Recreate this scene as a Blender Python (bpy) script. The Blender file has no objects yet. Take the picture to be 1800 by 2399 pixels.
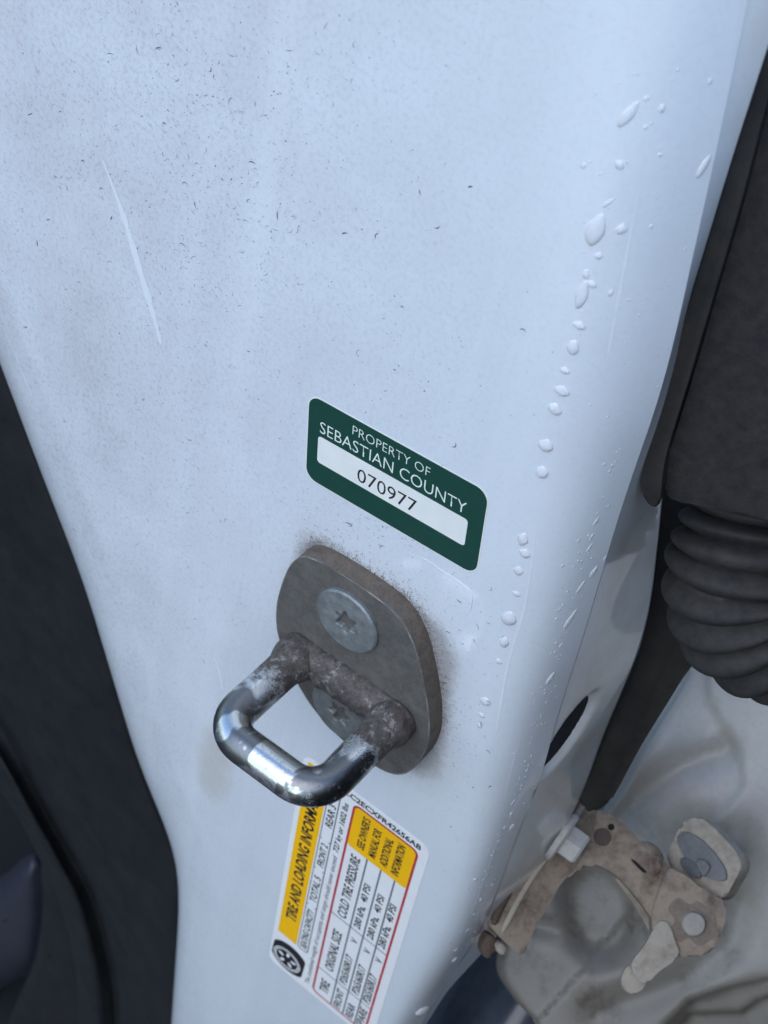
import bpy, bmesh, math, random
import numpy as np
from mathutils import Vector, Matrix
from mathutils.bvhtree import BVHTree

random.seed(7); rng = np.random.default_rng(7)
MM = 0.001
scene = bpy.context.scene
COL = scene.collection

# ------------------------------------------------------------------ camera
# pillar frame: X across the pillar (towards the hinge), -Y out of the pillar, Z up.  mm inside, metres in the scene.
_n = np.array([-.61024084, -.51098172, .60539558]); _n /= np.linalg.norm(_n)
_v = np.array([0, 1, 0.]) - _n*_n[1]; _v /= np.linalg.norm(_v); _u = np.cross(_v, _n)
_a = math.radians(-39.94)
ROT = np.array([math.cos(_a)*_u + math.sin(_a)*_v, -_n, -math.sin(_a)*_u + math.cos(_a)*_v])
FPX = 3450.0
CAM = np.array([110.4, -208.8, 296.5])
cam_data = bpy.data.cameras.new('camera'); cam = bpy.data.objects.new('camera', cam_data); COL.objects.link(cam)
cam_data.sensor_fit = 'HORIZONTAL'; cam_data.sensor_width = 36; cam_data.lens = 36*FPX/1800
cam_data.clip_start = .01; cam_data.clip_end = 6000
m = Matrix([list(ROT[0])+[CAM[0]*MM], list(ROT[1])+[CAM[1]*MM], list(ROT[2])+[CAM[2]*MM], [0, 0, 0, 1]])
cam.matrix_world = m
cam_data.dof.use_dof = True; cam_data.dof.focus_distance = .345; cam_data.dof.aperture_fstop = 38
scene.camera = cam
# ------------------------------------------------------------------ light
world = bpy.data.worlds.new('World'); scene.world = world; world.use_nodes = True
nt = world.node_tree; nt.nodes.clear()
sky = nt.nodes.new('ShaderNodeTexSky'); sky.sky_type = 'NISHITA'; sky.sun_disc = False
SUN_EL, SUN_AZ = math.radians(50), math.radians(177)      # azimuth from +Y, clockwise seen from above
sky.sun_elevation = SUN_EL; sky.sun_rotation = SUN_AZ
sky.air_density = 1.2; sky.dust_density = .6; sky.ozone_density = 2.5
bg = nt.nodes.new('ShaderNodeBackground'); bg.inputs['Strength'].default_value = .15
wo = nt.nodes.new('ShaderNodeOutputWorld')
nt.links.new(sky.outputs[0], bg.inputs['Color']); nt.links.new(bg.outputs[0], wo.inputs['Surface'])
sd = bpy.data.lights.new('sun', 'SUN'); sd.energy = .7; sd.angle = math.radians(70); sd.color = (1, .985, .965)
sun = bpy.data.objects.new('sun', sd); COL.objects.link(sun)
sdir = Vector((math.sin(SUN_AZ)*math.cos(SUN_EL), math.cos(SUN_AZ)*math.cos(SUN_EL), math.sin(SUN_EL)))
sun.rotation_euler = sdir.to_track_quat('Z', 'Y').to_euler()
scene.view_settings.view_transform = 'Standard'; scene.view_settings.look = 'None'
scene.view_settings.gamma = 1; scene.view_settings.use_curve_mapping = False
scene.view_settings.exposure = 0.76

# ------------------------------------------------------------------ helpers
def ray(dx, dy):
    k = 1800/1660
    return ROT @ np.array([(dx*k-900)/FPX, -(dy*k-1199.5)/FPX, -1.0])
def P(dx, dy, y=0.):
    d = ray(dx, dy); return CAM + d*((y-CAM[1])/d[1])
def PP(dx, dy, p0, n):
    d = ray(dx, dy); n = np.asarray(n, float)
    return CAM + d*(((np.asarray(p0)-CAM) @ n)/(d @ n))
def unit(v): v = np.asarray(v, float); return v/np.linalg.norm(v)

def catmull(pts, n=6, closed=False):
    pts = np.asarray(pts, float); N = len(pts); out = []
    segs = N if closed else N-1
    for i in range(segs):
        g = (lambda j: pts[j % N]) if closed else (lambda j: pts[min(max(j, 0), N-1)])
        p0, p1, p2, p3 = g(i-1), g(i), g(i+1), g(i+2)
        for k in range(n):
            t = k/n
            out.append(.5*((2*p1)+(-p0+p2)*t+(2*p0-5*p1+4*p2-p3)*t*t+(-p0+3*p1-3*p2+p3)*t**3))
    if not closed: out.append(pts[-1])
    return np.array(out)

def link(name, mesh, mat=None, parent=None, smooth=None):
    o = bpy.data.objects.new(name, mesh); COL.objects.link(o)
    if mat is not None:
        for mm in (mat if isinstance(mat, (list, tuple)) else [mat]): mesh.materials.append(mm)
    if smooth is not None:
        mesh.polygons.foreach_set('use_smooth', [True]*len(mesh.polygons))
        mesh.set_sharp_from_angle(angle=math.radians(smooth))
    if parent is not None: o.parent = parent
    return o
def from_mm(name, verts, faces, mat=None, parent=None, smooth=40, matidx=None):
    me = bpy.data.meshes.new(name)
    me.from_pydata([tuple(np.asarray(v)*MM) for v in verts], [], [tuple(int(i) for i in f) for f in faces]); me.update()
    o = link(name, me, mat, parent, smooth)
    if matidx is not None: me.polygons.foreach_set('material_index', matidx)
    return o
def from_bm(name, bm, mat=None, parent=None, smooth=40):
    bmesh.ops.recalc_face_normals(bm, faces=bm.faces)
    for v in bm.verts: v.co *= MM
    me = bpy.data.meshes.new(name); bm.to_mesh(me); bm.free()
    return link(name, me, mat, parent, smooth)
def tag(o, label=None, cat=None, group=None, kind=None):
    if label: o['label'] = label
    if cat: o['category'] = cat
    if group: o['group'] = group
    if kind: o['kind'] = kind
    return o
def thing(name, label, cat, group=None):
    o = bpy.data.objects.new(name, None); COL.objects.link(o); o.empty_display_size = .01
    return tag(o, label, cat, group)

def grid(name, G, mat, parent=None, smooth=50, close_u=False, flip=False):
    """G: rows x cols x 3 in mm"""
    r, c, _ = G.shape; V = G.reshape(-1, 3); F = []
    for i in range(r-1):
        for j in range(c if close_u else c-1):
            q = (i*c+j, i*c+(j+1) % c, (i+1)*c+(j+1) % c, (i+1)*c+j)
            F.append(q[::-1] if flip else q)
    return from_mm(name, V, F, mat, parent, smooth)

def slab3(name, pts, normal, thick, mat, parent=None, bevel=.6, segs=2, smooth=40, sidemat=None):
    """closed polygon pts (mm, world) with the face looking along normal, thickness behind it"""
    normal = unit(normal)
    bm = bmesh.new()
    top = [bm.verts.new(tuple(p)) for p in pts]
    bot = [bm.verts.new(tuple(np.asarray(p)-normal*thick)) for p in pts]
    ft = bm.faces.new(top); bm.faces.new(bot[::-1]); N = len(pts)
    for i in range(N):
        f = bm.faces.new((top[i], bot[i], bot[(i+1) % N], top[(i+1) % N])); f.material_index = 1 if sidemat else 0
    if bevel > 0:
        bmesh.ops.bevel(bm, geom=[e for e in ft.edges], offset=bevel, segments=segs, profile=.5, affect='EDGES', clamp_overlap=True)
    return from_bm(name, bm, [mat, sidemat] if sidemat else mat, parent, smooth)
def slab(name, px, p0, normal, thick, mat, parent=None, bevel=.6, n=5, closed=True, **k):
    pts = [PP(x, y, p0, normal) for x, y in px]
    if n > 1: pts = catmull(pts, n, True)
    return slab3(name, pts, normal, thick, mat, parent, bevel, **k)

def tube(path, radii, sides=16, caps=True):
    path = np.asarray(path, float); N = len(path)
    radii = np.broadcast_to(radii, (N,)) if np.ndim(radii) <= 1 else radii
    T = np.gradient(path, axis=0); T /= np.linalg.norm(T, axis=1)[:, None]
    ref = np.array([0, 0, 1.]) if abs(T[0][2]) < .9 else np.array([1., 0, 0])
    nrm = np.cross(T[0], ref); nrm /= np.linalg.norm(nrm)
    V = []; F = []
    for i in range(N):
        nrm = nrm - T[i]*(nrm @ T[i]); nrm /= np.linalg.norm(nrm); b = np.cross(T[i], nrm)
        for k in range(sides):
            a = 2*math.pi*k/sides
            V.append(path[i]+radii[i]*(math.cos(a)*nrm+math.sin(a)*b))
    for i in range(N-1):
        for k in range(sides):
            F.append((i*sides+k, i*sides+(k+1) % sides, (i+1)*sides+(k+1) % sides, (i+1)*sides+k))
    if caps: F += [tuple(range(sides))[::-1], tuple((N-1)*sides+k for k in range(sides))]
    return V, F
def frame(axis):
    a = unit(axis); r = np.array([0, 0, 1.]) if abs(a[2]) < .9 else np.array([1., 0, 0])
    e1 = unit(np.cross(r, a)); e2 = np.cross(a, e1); return e1, e2, a
def lathe(c, axis, prof, sides=32):
    """prof: (radius, height along axis) list"""
    e1, e2, a = frame(axis); V = []; F = []; N = len(prof)
    for r, h in prof:
        for k in range(sides):
            t = 2*math.pi*k/sides; V.append(np.asarray(c)+a*h+r*(math.cos(t)*e1+math.sin(t)*e2))
    for i in range(N-1):
        for k in range(sides): F.append((i*sides+k, i*sides+(k+1) % sides, (i+1)*sides+(k+1) % sides, (i+1)*sides+k))
    F += [tuple(range(sides))[::-1], tuple((N-1)*sides+k for k in range(sides))]
    return V, F

# ------------------------------------------------------------------ materials
class NT:
    def __init__(s, name):
        s.m = bpy.data.materials.new(name); s.m.use_nodes = True; s.t = s.m.node_tree
        s.b = s.t.nodes['Principled BSDF']; s.tc = s.t.nodes.new('ShaderNodeTexCoord')
    def n(s, t, **k):
        o = s.t.nodes.new(t)
        for a, v in k.items(): setattr(o, a, v)
        return o
    def l(s, a, b): s.t.links.new(a, b)
    def coords(s, scale=(1, 1, 1), rot=(0, 0, 0)):
        mp = s.n('ShaderNodeMapping'); mp.inputs['Scale'].default_value = scale; mp.inputs['Rotation'].default_value = rot
        s.l(s.tc.outputs['Object'], mp.inputs['Vector']); return mp.outputs[0]
    def noise(s, scale, detail=6, rough=.6, vec=None, dist=0):
        o = s.n('ShaderNodeTexNoise'); o.inputs['Scale'].default_value = scale; o.inputs['Detail'].default_value = detail
        o.inputs['Roughness'].default_value = rough; o.inputs['Distortion'].default_value = dist
        s.l(vec if vec is not None else s.tc.outputs['Object'], o.inputs['Vector']); return o.outputs['Fac']
    def ramp(s, fac, stops):
        o = s.n('ShaderNodeValToRGB'); e = o.color_ramp.elements
        while len(e) < len(stops): e.new(.5)
        for i, (p, c) in enumerate(stops):
            e[i].position = p; e[i].color = (c, c, c, 1) if not isinstance(c, tuple) else (*c, 1)
        s.l(fac, o.inputs[0]); return o.outputs[0]
    def math(s, op, a, b=None, clamp=False):
        o = s.n('ShaderNodeMath', operation=op, use_clamp=clamp)
        for i, v in enumerate((a, b)):
            if v is None: continue
            if isinstance(v, (int, float)): o.inputs[i].default_value = v
            else: s.l(v, o.inputs[i])
        return o.outputs[0]
    def mix(s, fac, a, b):
        o = s.n('ShaderNodeMix', data_type='RGBA')
        for i, v in ((0, fac), (6, a), (7, b)):
            if isinstance(v, tuple): o.inputs[i].default_value = (*v, 1)
            elif isinstance(v, (int, float)): o.inputs[i].default_value = v
            else: s.l(v, o.inputs[i])
        return o.outputs[2]
    def bump(s, h, strength, dist=.0002):
        o = s.n('ShaderNodeBump'); o.inputs['Strength'].default_value = strength; o.inputs['Distance'].default_value = dist
        s.l(h, o.inputs['Height']); s.l(o.outputs[0], s.b.inputs['Normal'])
    def set(s, **k):
        for a, v in k.items():
            i = s.b.inputs[a.replace('_', ' ')]
            if isinstance(v, tuple): i.default_value = (*v, 1) if len(v) == 3 else v
            elif isinstance(v, (int, float)): i.default_value = v
            else: s.l(v, i)
        return s
def maprange(s, v, a, b, c=0., d=1.):
    o = s.n('ShaderNodeMapRange', clamp=True)
    for i, x in enumerate((v, a, b, c, d)):
        if isinstance(x, (int, float)): o.inputs[i].default_value = x
        else: s.l(x, o.inputs[i])
    return o.outputs[0]

PLATE_C = (8.2, -8.0)          # striker plate centre (x,z) mm

def mat_paint():
    s = NT('white_body_paint')
    sep = s.n('ShaderNodeSeparateXYZ'); s.l(s.tc.outputs['Object'], sep.inputs[0])
    X, Y, Z = sep.outputs
    base = (.70, .755, .805)
    # film of road dust: mottled, weighted left to paint in that side's dimmer light
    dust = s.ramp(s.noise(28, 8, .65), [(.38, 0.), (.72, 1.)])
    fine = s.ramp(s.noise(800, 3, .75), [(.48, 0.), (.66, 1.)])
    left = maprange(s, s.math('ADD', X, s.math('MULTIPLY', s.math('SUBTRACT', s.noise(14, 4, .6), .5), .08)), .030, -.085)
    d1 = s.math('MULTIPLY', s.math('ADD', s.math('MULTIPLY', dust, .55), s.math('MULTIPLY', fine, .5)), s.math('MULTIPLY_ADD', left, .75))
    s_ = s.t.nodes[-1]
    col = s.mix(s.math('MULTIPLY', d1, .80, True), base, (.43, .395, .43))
    # soft streaks down the pillar, lightened to paint in a glossy sheen
    st = s.ramp(s.noise(60, 4, .6, s.coords((1, .2, .035), (0, math.radians(6), 0))), [(.50, 0.), (.75, 1.)])
    col = s.mix(s.math('MULTIPLY', st, .40), col, (.79, .83, .87))
    # small dark specks
    v = s.n('ShaderNodeTexVoronoi'); v.inputs['Scale'].default_value = 420; s.l(s.tc.outputs['Object'], v.inputs['Vector'])
    v.inputs['Randomness'].default_value = 1
    patch = s.ramp(s.noise(45, 5, .6), [(.47, 0.), (.62, 1.)])
    sp = s.math('MULTIPLY', s.math('LESS_THAN', v.outputs['Distance'], .12), patch)
    col = s.mix(s.math('MULTIPLY', sp, s.math('MULTIPLY', left, .55)), col, (.16, .17, .19))
    # rust-brown grime spread round the striker plate (rounded-rectangle distance field)
    px = s.math('SUBTRACT', s.math('ABSOLUTE', s.math('SUBTRACT', s.math('MULTIPLY_ADD', Z, .13), PLATE_C[0]*MM-.13*.0+.0)), .0145)
    mad = s.t.nodes
    pz = s.math('SUBTRACT', s.math('ABSOLUTE', s.math('SUBTRACT', Z, PLATE_C[1]*MM)), .0190)
    cx = s.math('MAXIMUM', px, 0.); cz = s.math('MAXIMUM', pz, 0.)
    dist = s.math('SUBTRACT', s.math('SQRT', s.math('ADD', s.math('MULTIPLY', cx, cx), s.math('MULTIPLY', cz, cz))), .0115)
    dn = s.math('ADD', dist, s.math('MULTIPLY', s.math('SUBTRACT', s.noise(330, 6, .75), .5), .0090))
    g = maprange(s, dn, .0015, -.0025)
    col = s.mix(s.math('MULTIPLY', g, .50), col, (.17, .125, .09))
    g2 = maprange(s, s.math('ADD', dist, s.math('MULTIPLY', s.math('SUBTRACT', s.noise(700, 4, .8), .5), .012)), .0070, .0)
    col = s.mix(s.math('MULTIPLY', g2, .10), col, (.30, .27, .25))
    # yellow-brown run below left of the striker
    def blob(x, z, rx, rz):
        a = s.math('DIVIDE', s.math('SUBTRACT', X, x*MM), rx*MM); b = s.math('DIVIDE', s.math('SUBTRACT', Z, z*MM), rz*MM)
        return maprange(s, s.math('ADD', s.math('ADD', s.math('MULTIPLY', a, a), s.math('MULTIPLY', b, b)), s.math('MULTIPLY', s.noise(120, 5, .7), 1.2)), 1.6, .5)
    col = s.mix(s.math('MULTIPLY', blob(-33, -107, 9, 26), .45), col, (.45, .38, .26))
    col = s.mix(s.math('MULTIPLY', blob(-95, 60, 25, 60), .10), col, (.50, .46, .40))
    # mottled warm grey over the hinge side of the pillar
    side = maprange(s, Y, .0135, .024)
    sg = s.ramp(s.noise(70, 7, .7), [(.3, .25), (.7, .85)])
    col = s.mix(s.math('MULTIPLY', s.math('MULTIPLY', side, sg), .9), col, (.46, .44, .375))
    s.set(Base_Color=col, Roughness=.30, Coat_Weight=1.0, Coat_Roughness=.05)
    s.l(s.math('MULTIPLY_ADD', d1, .25), s.b.inputs['Roughness'])
    s.t.nodes[-1].inputs[2].default_value = .28
    h = s.math('ADD', s.noise(1500, 2, .5), s.math('MULTIPLY', s.noise(220, 3, .5), 2.0))
    s.bump(h, .10, .00004)
    return s
_p = mat_paint()
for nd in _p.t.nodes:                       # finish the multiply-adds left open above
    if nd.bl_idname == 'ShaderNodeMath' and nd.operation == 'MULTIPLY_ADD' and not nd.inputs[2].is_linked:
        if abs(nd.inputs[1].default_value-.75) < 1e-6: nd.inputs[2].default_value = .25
        elif abs(nd.inputs[1].default_value-.13) < 1e-6:                      # x + .13 z : the plate leans
            nd.inputs[2].default_value = 0
            sepn = [q for q in _p.t.nodes if q.bl_idname == 'ShaderNodeSeparateXYZ'][0]
            _p.l(sepn.outputs[0], nd.inputs[2])
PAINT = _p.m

def simple(name, col, rough=.5, metal=0., spec=.5, noise=None, bump=0., bscale=300, coat=0.):
    s = NT(name)
    if noise:
        col2, sc, amt = noise
        f = s.ramp(s.noise(sc, 8, .7), [(.35, 0.), (.7, 1.)])
        c = s.mix(s.math('MULTIPLY', f, amt), col, col2)
    else: c = col
    s.set(Base_Color=c, Roughness=rough, Metallic=metal, Specular_IOR_Level=spec, Coat_Weight=coat)
    if bump: s.bump(s.noise(bscale, 6, .7), bump, .0003)
    return s.m
def mat_dirty(name, clean, dirt, dirt2, sc=60, lo=.35, hi=.65, rough=.7, metal=0., bump=.25):
    s = NT(name)
    a = s.ramp(s.noise(sc, 9, .7), [(lo, 0.), (hi, 1.)]); b = s.ramp(s.noise(sc*6, 7, .75), [(.4, 0.), (.7, 1.)])
    c = s.mix(a, clean, dirt); c = s.mix(s.math('MULTIPLY', b, .55), c, dirt2)
    s.set(Base_Color=c, Roughness=rough, Metallic=metal)
    s.bump(s.noise(sc*14, 6, .7), bump, .0003)
    return s.m

RUBBER = simple('black_rubber', (.014, .0135, .013), .65, spec=.35, noise=((.042, .036, .031), 70, .8), bump=.25, bscale=700)
TRIM = simple('black_trim', (.0050, .0068, .0088), .6, spec=.3, noise=((.022, .021, .0215), 75, .55), bump=.5, bscale=420)
DUSTY = simple('dusty_black_plastic', (.017, .0165, .018), .85, spec=.3, noise=((.055, .048, .043), 320, .55), bump=.8, bscale=600)
BOOTM = simple('grey_rubber_boot', (.024, .0235, .024), .75, spec=.3, noise=((.07, .063, .057), 260, .5), bump=.35, bscale=900)
DARK = simple('dark_interior_shade', (.004, .005, .007), .9)
LEATHER = simple('blue_black_leather', (.016, .018, .030), .42, noise=((.028, .029, .038), 60, .6), bump=.3, bscale=900)
SILLM = simple('dark_wet_sill', (.035, .042, .055), .25, noise=((.12, .13, .15), 40, .4), coat=.4)
GREEN = simple('green_vinyl', (.007, .052, .037), .42, spec=.35, noise=((.012, .066, .05), 220, .5), bump=.05, bscale=1500)
CREAM = simple('tag_window', (.82, .83, .79), .4, noise=((.68, .69, .66), 150, .5))
INKW = simple('white_ink', (.74, .82, .76), .5)
INKB = simple('black_ink', (.012, .012, .016), .5)
INKG = simple('grey_ink', (.16, .18, .19), .5)
INKT = simple('dark_grey_print', (.018, .02, .022), .5, noise=((.09, .095, .10), 900, .5))
INKR = simple('red_ink', (.50, .035, .05), .45)
YEL = simple('yellow_vinyl', (1.0, .53, .0), .45, spec=.3, noise=((.82, .45, .01), 100, .5))
LABW = simple('white_label_vinyl', (.85, .85, .85), .4, noise=((.76, .76, .76), 120, .5))
BLACKPLATE = simple('zinc_bolt', (.30, .325, .33), .5, metal=.5, noise=((.14, .15, .15), 260, .9), bump=.5, bscale=500)
def mat_plate():
    s = NT('worn_striker_plate')
    a = s.ramp(s.noise(160, 9, .75), [(.42, 0.), (.66, 1.)]); b = s.ramp(s.noise(1100, 5, .8), [(.5, 0.), (.68, 1.)])
    c = s.mix(a, (.115, .111, .104), (.185, .172, .152)); c = s.mix(s.math('MULTIPLY', b, .5), c, (.22, .205, .19))
    s.set(Base_Color=c, Roughness=.55, Metallic=.35); s.bump(s.noise(900, 5, .7), .45, .0002); return s.m
PLATE = mat_plate()
PLATE_SIDE = mat_dirty('grimy_plate_edge', (.11, .092, .076), (.19, .15, .115), (.045, .038, .033), 260, rough=.85, bump=.6)
EDGEM = mat_dirty('worn_bright_edge', (.30, .29, .27), (.14, .125, .11), (.40, .39, .37), 400, rough=.6, metal=.4, bump=.3)
def mat_loop():
    s = NT('worn_chrome_loop')
    sep = s.n('ShaderNodeSeparateXYZ'); s.l(s.tc.outputs['Object'], sep.inputs[0])
    prox = maprange(s, sep.outputs[1], -.027, -.011)           # 0 on the polished end, 1 near the plate
    nz = s.noise(190, 9, .8)
    m1 = maprange(s, s.math('ADD', nz, s.math('MULTIPLY', prox, .50)), .62, .76)
    pits = s.math('MULTIPLY', s.ramp(s.noise(560, 6, .8), [(.57, 0.), (.62, 1.)]), s.math('ADD', s.math('MULTIPLY', prox, .6), .35))
    grime = s.mix(s.ramp(s.noise(480, 6, .8), [(.35, 0.), (.7, 1.)]), (.045, .038, .033), (.15, .13, .115))
    grime = s.mix(s.ramp(s.noise(330, 12, .8), [(.54, 0.), (.64, 1.)]), grime, (.34, .32, .295))
    c = s.mix(m1, (.66, .68, .68), grime); c = s.mix(pits, c, (.035, .03, .027))
    # worn bands rubbed by the latch
    wear = s.ramp(s.noise(95, 3, .5, s.coords((1, .35, 1)), .6), [(.50, 0.), (.54, 1.)])
    wear = s.math('MULTIPLY', wear, s.math('SUBTRACT', 1., prox, True))
    c = s.mix(s.math('MULTIPLY', wear, .75), c, (.055, .055, .06))
    dirt = s.math('MAXIMUM', m1, pits)
    s.set(Base_Color=c, Metallic=s.math('SUBTRACT', 1., s.math('MULTIPLY', dirt, .85)), Roughness=s.math('ADD', s.math('MULTIPLY', dirt, .5), s.math('ADD', s.math('MULTIPLY', wear, .12), .17)))
    s.bump(s.math('ADD', s.noise(700, 6, .75), s.math('MULTIPLY', m1, .6)), .28, .00025); return s.m
LOOPM = mat_loop()
HINGE = mat_dirty('dusty_hinge_steel', (.275, .215, .16), (.075, .047, .03), (.31, .265, .21), 90, .44, .66, .8, bump=.5)
HINGEL = mat_dirty('pale_dusty_steel', (.36, .315, .255), (.14, .10, .068), (.38, .34, .285), 80, .48, .70, .8, bump=.5)
HINGED = mat_dirty('dark_rusty_steel', (.085, .058, .042), (.05, .033, .025), (.12, .096, .077), 70, .4, .66, .85)
BOLTD = mat_dirty('dark_bolt_socket', (.10, .10, .105), (.07, .07, .075), (.15, .15, .15), 160, rough=.6, bump=.2)
HEXM = mat_dirty('pale_zinc_bolt', (.46, .45, .43), (.34, .32, .29), (.48, .475, .46), 120, rough=.55, bump=.1)
BOLTG = mat_dirty('grey_bolt_head', (.15, .15, .15), (.10, .102, .104), (.19, .19, .19), 160, rough=.6, bump=.2)
PIN = mat_dirty('pivot_pin_head', (.33, .31, .275), (.26, .225, .19), (.36, .345, .315), 200, rough=.7, bump=.2)
GREASE = mat_dirty('brown_grease', (.19, .145, .108), (.11, .078, .054), (.25, .21, .17), 120, rough=.6, bump=.5)
HOLE_SHADE = simple('grey_brown_hole_shade', (.055, .05, .045), .9)
BROWN = mat_dirty('brown_stained_rivet', (.09, .063, .05), (.06, .042, .034), (.12, .10, .085), 260, rough=.8)
def mat_door():
    s = NT('grimy_shaded_door_paint')
    a = s.ramp(s.noise(22, 8, .65), [(.3, 0.), (.75, 1.)]); b = s.ramp(s.noise(500, 6, .75), [(.45, 0.), (.75, 1.)])
    sep = s.n('ShaderNodeSeparateXYZ'); s.l(s.tc.outputs['Object'], sep.inputs[0])
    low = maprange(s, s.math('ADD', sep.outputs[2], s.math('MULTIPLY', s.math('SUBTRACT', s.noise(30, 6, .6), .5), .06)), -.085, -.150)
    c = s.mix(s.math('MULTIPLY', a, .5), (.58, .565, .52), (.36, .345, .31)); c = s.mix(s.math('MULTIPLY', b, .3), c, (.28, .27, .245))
    c = s.mix(s.math('MULTIPLY', low, .9), c, (.15, .132, .106))  # lower door darkened: shade below the hinge painted in, along with grime
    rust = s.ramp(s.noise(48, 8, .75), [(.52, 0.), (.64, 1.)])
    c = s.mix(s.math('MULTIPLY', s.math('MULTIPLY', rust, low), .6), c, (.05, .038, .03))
    s.set(Base_Color=c, Roughness=.5, Coat_Weight=.2, Coat_Roughness=.3); s.bump(s.noise(400, 4, .6), .08, .0002); return s.m
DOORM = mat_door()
def mat_water():
    s = NT('water'); s.set(Base_Color=(.90, .92, .95), Roughness=0.02, IOR=1.333, Transmission_Weight=.42); return s.m
WATER = mat_water()
SCUFF_GLINT = simple('white_scuff_glint', (.735, .775, .82), .4, noise=((.69, .74, .785), 500, 1.))
FLECK = simple('dark_lint', (.09, .093, .105), .9)
FLECKG = simple('grey_lint', (.34, .35, .38), .9)
FUZZ = simple('brown_grime', (.12, .095, .075), .95, noise=((.22, .18, .15), 900, .7))
ASPH = simple('wet_asphalt', (.05, .053, .058), .35, noise=((.08, .08, .082), 6, .6), bump=.4, bscale=80)

# ------------------------------------------------------------------ setting: ground
gr = from_mm('ground', [(-9e5, -9e5, -820), (9e5, -9e5, -820), (9e5, 9e5, -820), (-9e5, 9e5, -820)], [(0, 1, 2, 3)], ASPH, smooth=None)
tag(gr, kind='structure')

# ------------------------------------------------------------------ door pillar
def curve_px(px, ys):
    """image outline of a body crease at depth y -> sorted (z, x, y)"""
    ys = [ys]*len(px) if np.isscalar(ys) else ys
    q = np.array([P(a, b, y) for (a, b), y in zip(px, ys)]); q = q[np.argsort(q[:, 2])]
    return q[:, 2], q[:, 0], q[:, 1]
LEFT = [(0, 780), (90, 1020), (180, 1250), (300, 1650), (365, 1800), (380, 1850), (387, 1920), (385, 2000), (370, 2212)]
def sh(l, d): return [(x+d, y) for x, y in l]
Cc = [(1380, 0), (1300, 300), (1230, 760), (1164, 1112), (1136, 1301), (1100, 1426), (1072, 1579), (1066, 1608), (995, 1870), (945, 2020), (850, 2212)]
Dc = [(1440, 0), (1382, 400), (1353, 554), (1315, 775), (1230, 1180), (1126, 1582), (1089, 1721), (1051, 1886), (1006, 2013), (975, 2069), (935, 2130), (885, 2212)]
Ec = [(1617, 0), (1578, 188), (1523, 442), (1482, 621), (1440, 817), (1341, 1100), (1289, 1280), (1244, 1430), (1206, 1535), (1175, 1668), (1115, 1814), (1070, 1946), (1020, 2050), (975, 2105), (938, 2165), (908, 2216)]
Ey = [15]*11+[14, 13, 10, 9, 8]
Fc = [(1675, 50), (1657, 112), (1603, 271), (1523, 538), (1465, 725), (1440, 1000), (1428, 1115), (1413, 1261), (1398, 1363), (1360, 1460), (1323, 1543), (1285, 1637), (1262, 1720), (1065, 2045), (985, 2112), (945, 2175), (913, 2226)]
Fy = [21, 21, 21, 21, 22, 34, 45, 45, 45, 45, 45, 45, 45, 24, 15, 13, 12]
def xa0(z, c):
    zz, xx, _ = c; z = np.asarray(z, float)
    r = np.interp(z, zz, xx)
    lo = z < zz[0]; hi = z > zz[-1]
    s0 = (xx[2]-xx[0])/(zz[2]-zz[0]); s1 = (xx[-1]-xx[-3])/(zz[-1]-zz[-3])
    r = np.where(lo, xx[0]+s0*(z-zz[0]), r); r = np.where(hi, xx[-1]+s1*(z-zz[-1]), r); return r
def ya0(z, c): return np.interp(z, c[0], c[2])
cA, cA2, cB = curve_px(LEFT, 7.), curve_px(sh(LEFT, 14), 2.2), curve_px(sh(LEFT, 60), .2)
cC, cD, cE, cF = curve_px(Cc, 0.), curve_px(Dc, 4.), curve_px(Ec, Ey), curve_px(Fc, Fy)
zs = np.unique(np.concatenate([np.arange(-420, -70, 4.), np.arange(-70, 80, 1.), np.arange(80, 300, 4.)]))
def smooth1(a, k):
    w = np.ones(k)/k; p = np.pad(a, (k//2, k//2), mode='edge'); return np.convolve(p, w, 'valid')
def rs(c, f, span):                      # resample on an even grid, smooth, return on zs
    z = np.arange(-420, 301, 1.); return np.interp(zs, z, smooth1(f(z, c), span))
X_ = {k: rs(c, xa0, 31) for k, c in dict(A=cA, A2=cA2, B=cB, C=cC, D=cD, E=cE, F=cF).items()}
Y_ = {k: rs(c, ya0, 31) for k, c in dict(E=cE, F=cF).items()}
rows = []
for i, z in enumerate(zs):
    A, A2, B, C_, D_, E_, F_ = (X_[k][i] for k in ('A', 'A2', 'B', 'C', 'D', 'E', 'F'))
    ye, yf = Y_['E'][i], Y_['F'][i]
    left = catmull([(A+1.5, 34), (A-.8, 16), (A, 7), (A2, 2.2), (B, .2), (B+8, 0)], 5)
    mid = np.array([(B+8+(C_-B-8)*t, 0) for t in np.linspace(0, 1, 26)[1:-1]])
    right = catmull([(C_, 0), (C_+(D_-C_)*.55, .9), (D_, 4.), (D_+(E_-D_)*.62, 4+(ye-4)*.42), (E_, ye)], 7)
    fr_ = np.concatenate([mid[-8:], right]); L_ = np.concatenate([[0], np.cumsum(np.linalg.norm(np.diff(fr_, axis=0), axis=1))])
    t_ = np.linspace(0, L_[-1], 60); q_ = np.c_[np.interp(t_, L_, fr_[:, 0]), np.interp(t_, L_, fr_[:, 1])]
    ker = np.hanning(27); ker /= ker.sum(); pad = np.concatenate([2*q_[:1]-q_[13:0:-1], q_, 2*q_[-1:]-q_[-2:-15:-1]])
    q_ = np.c_[np.convolve(pad[:, 0], ker, 'valid'), np.convolve(pad[:, 1], ker, 'valid')]
    mid = mid[:-8]; right = q_
    side = np.array([(E_-.25+(F_-E_+.25)*t, ye+.25+(yf-ye-.25)*t) for t in np.linspace(0, 1, 34)])
    end = np.array([(F_-1.2, yf+1.2), (F_-6, yf+2.2)])
    rows.append(np.concatenate([left, mid, right, side, end]))
XY = np.array(rows)
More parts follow.
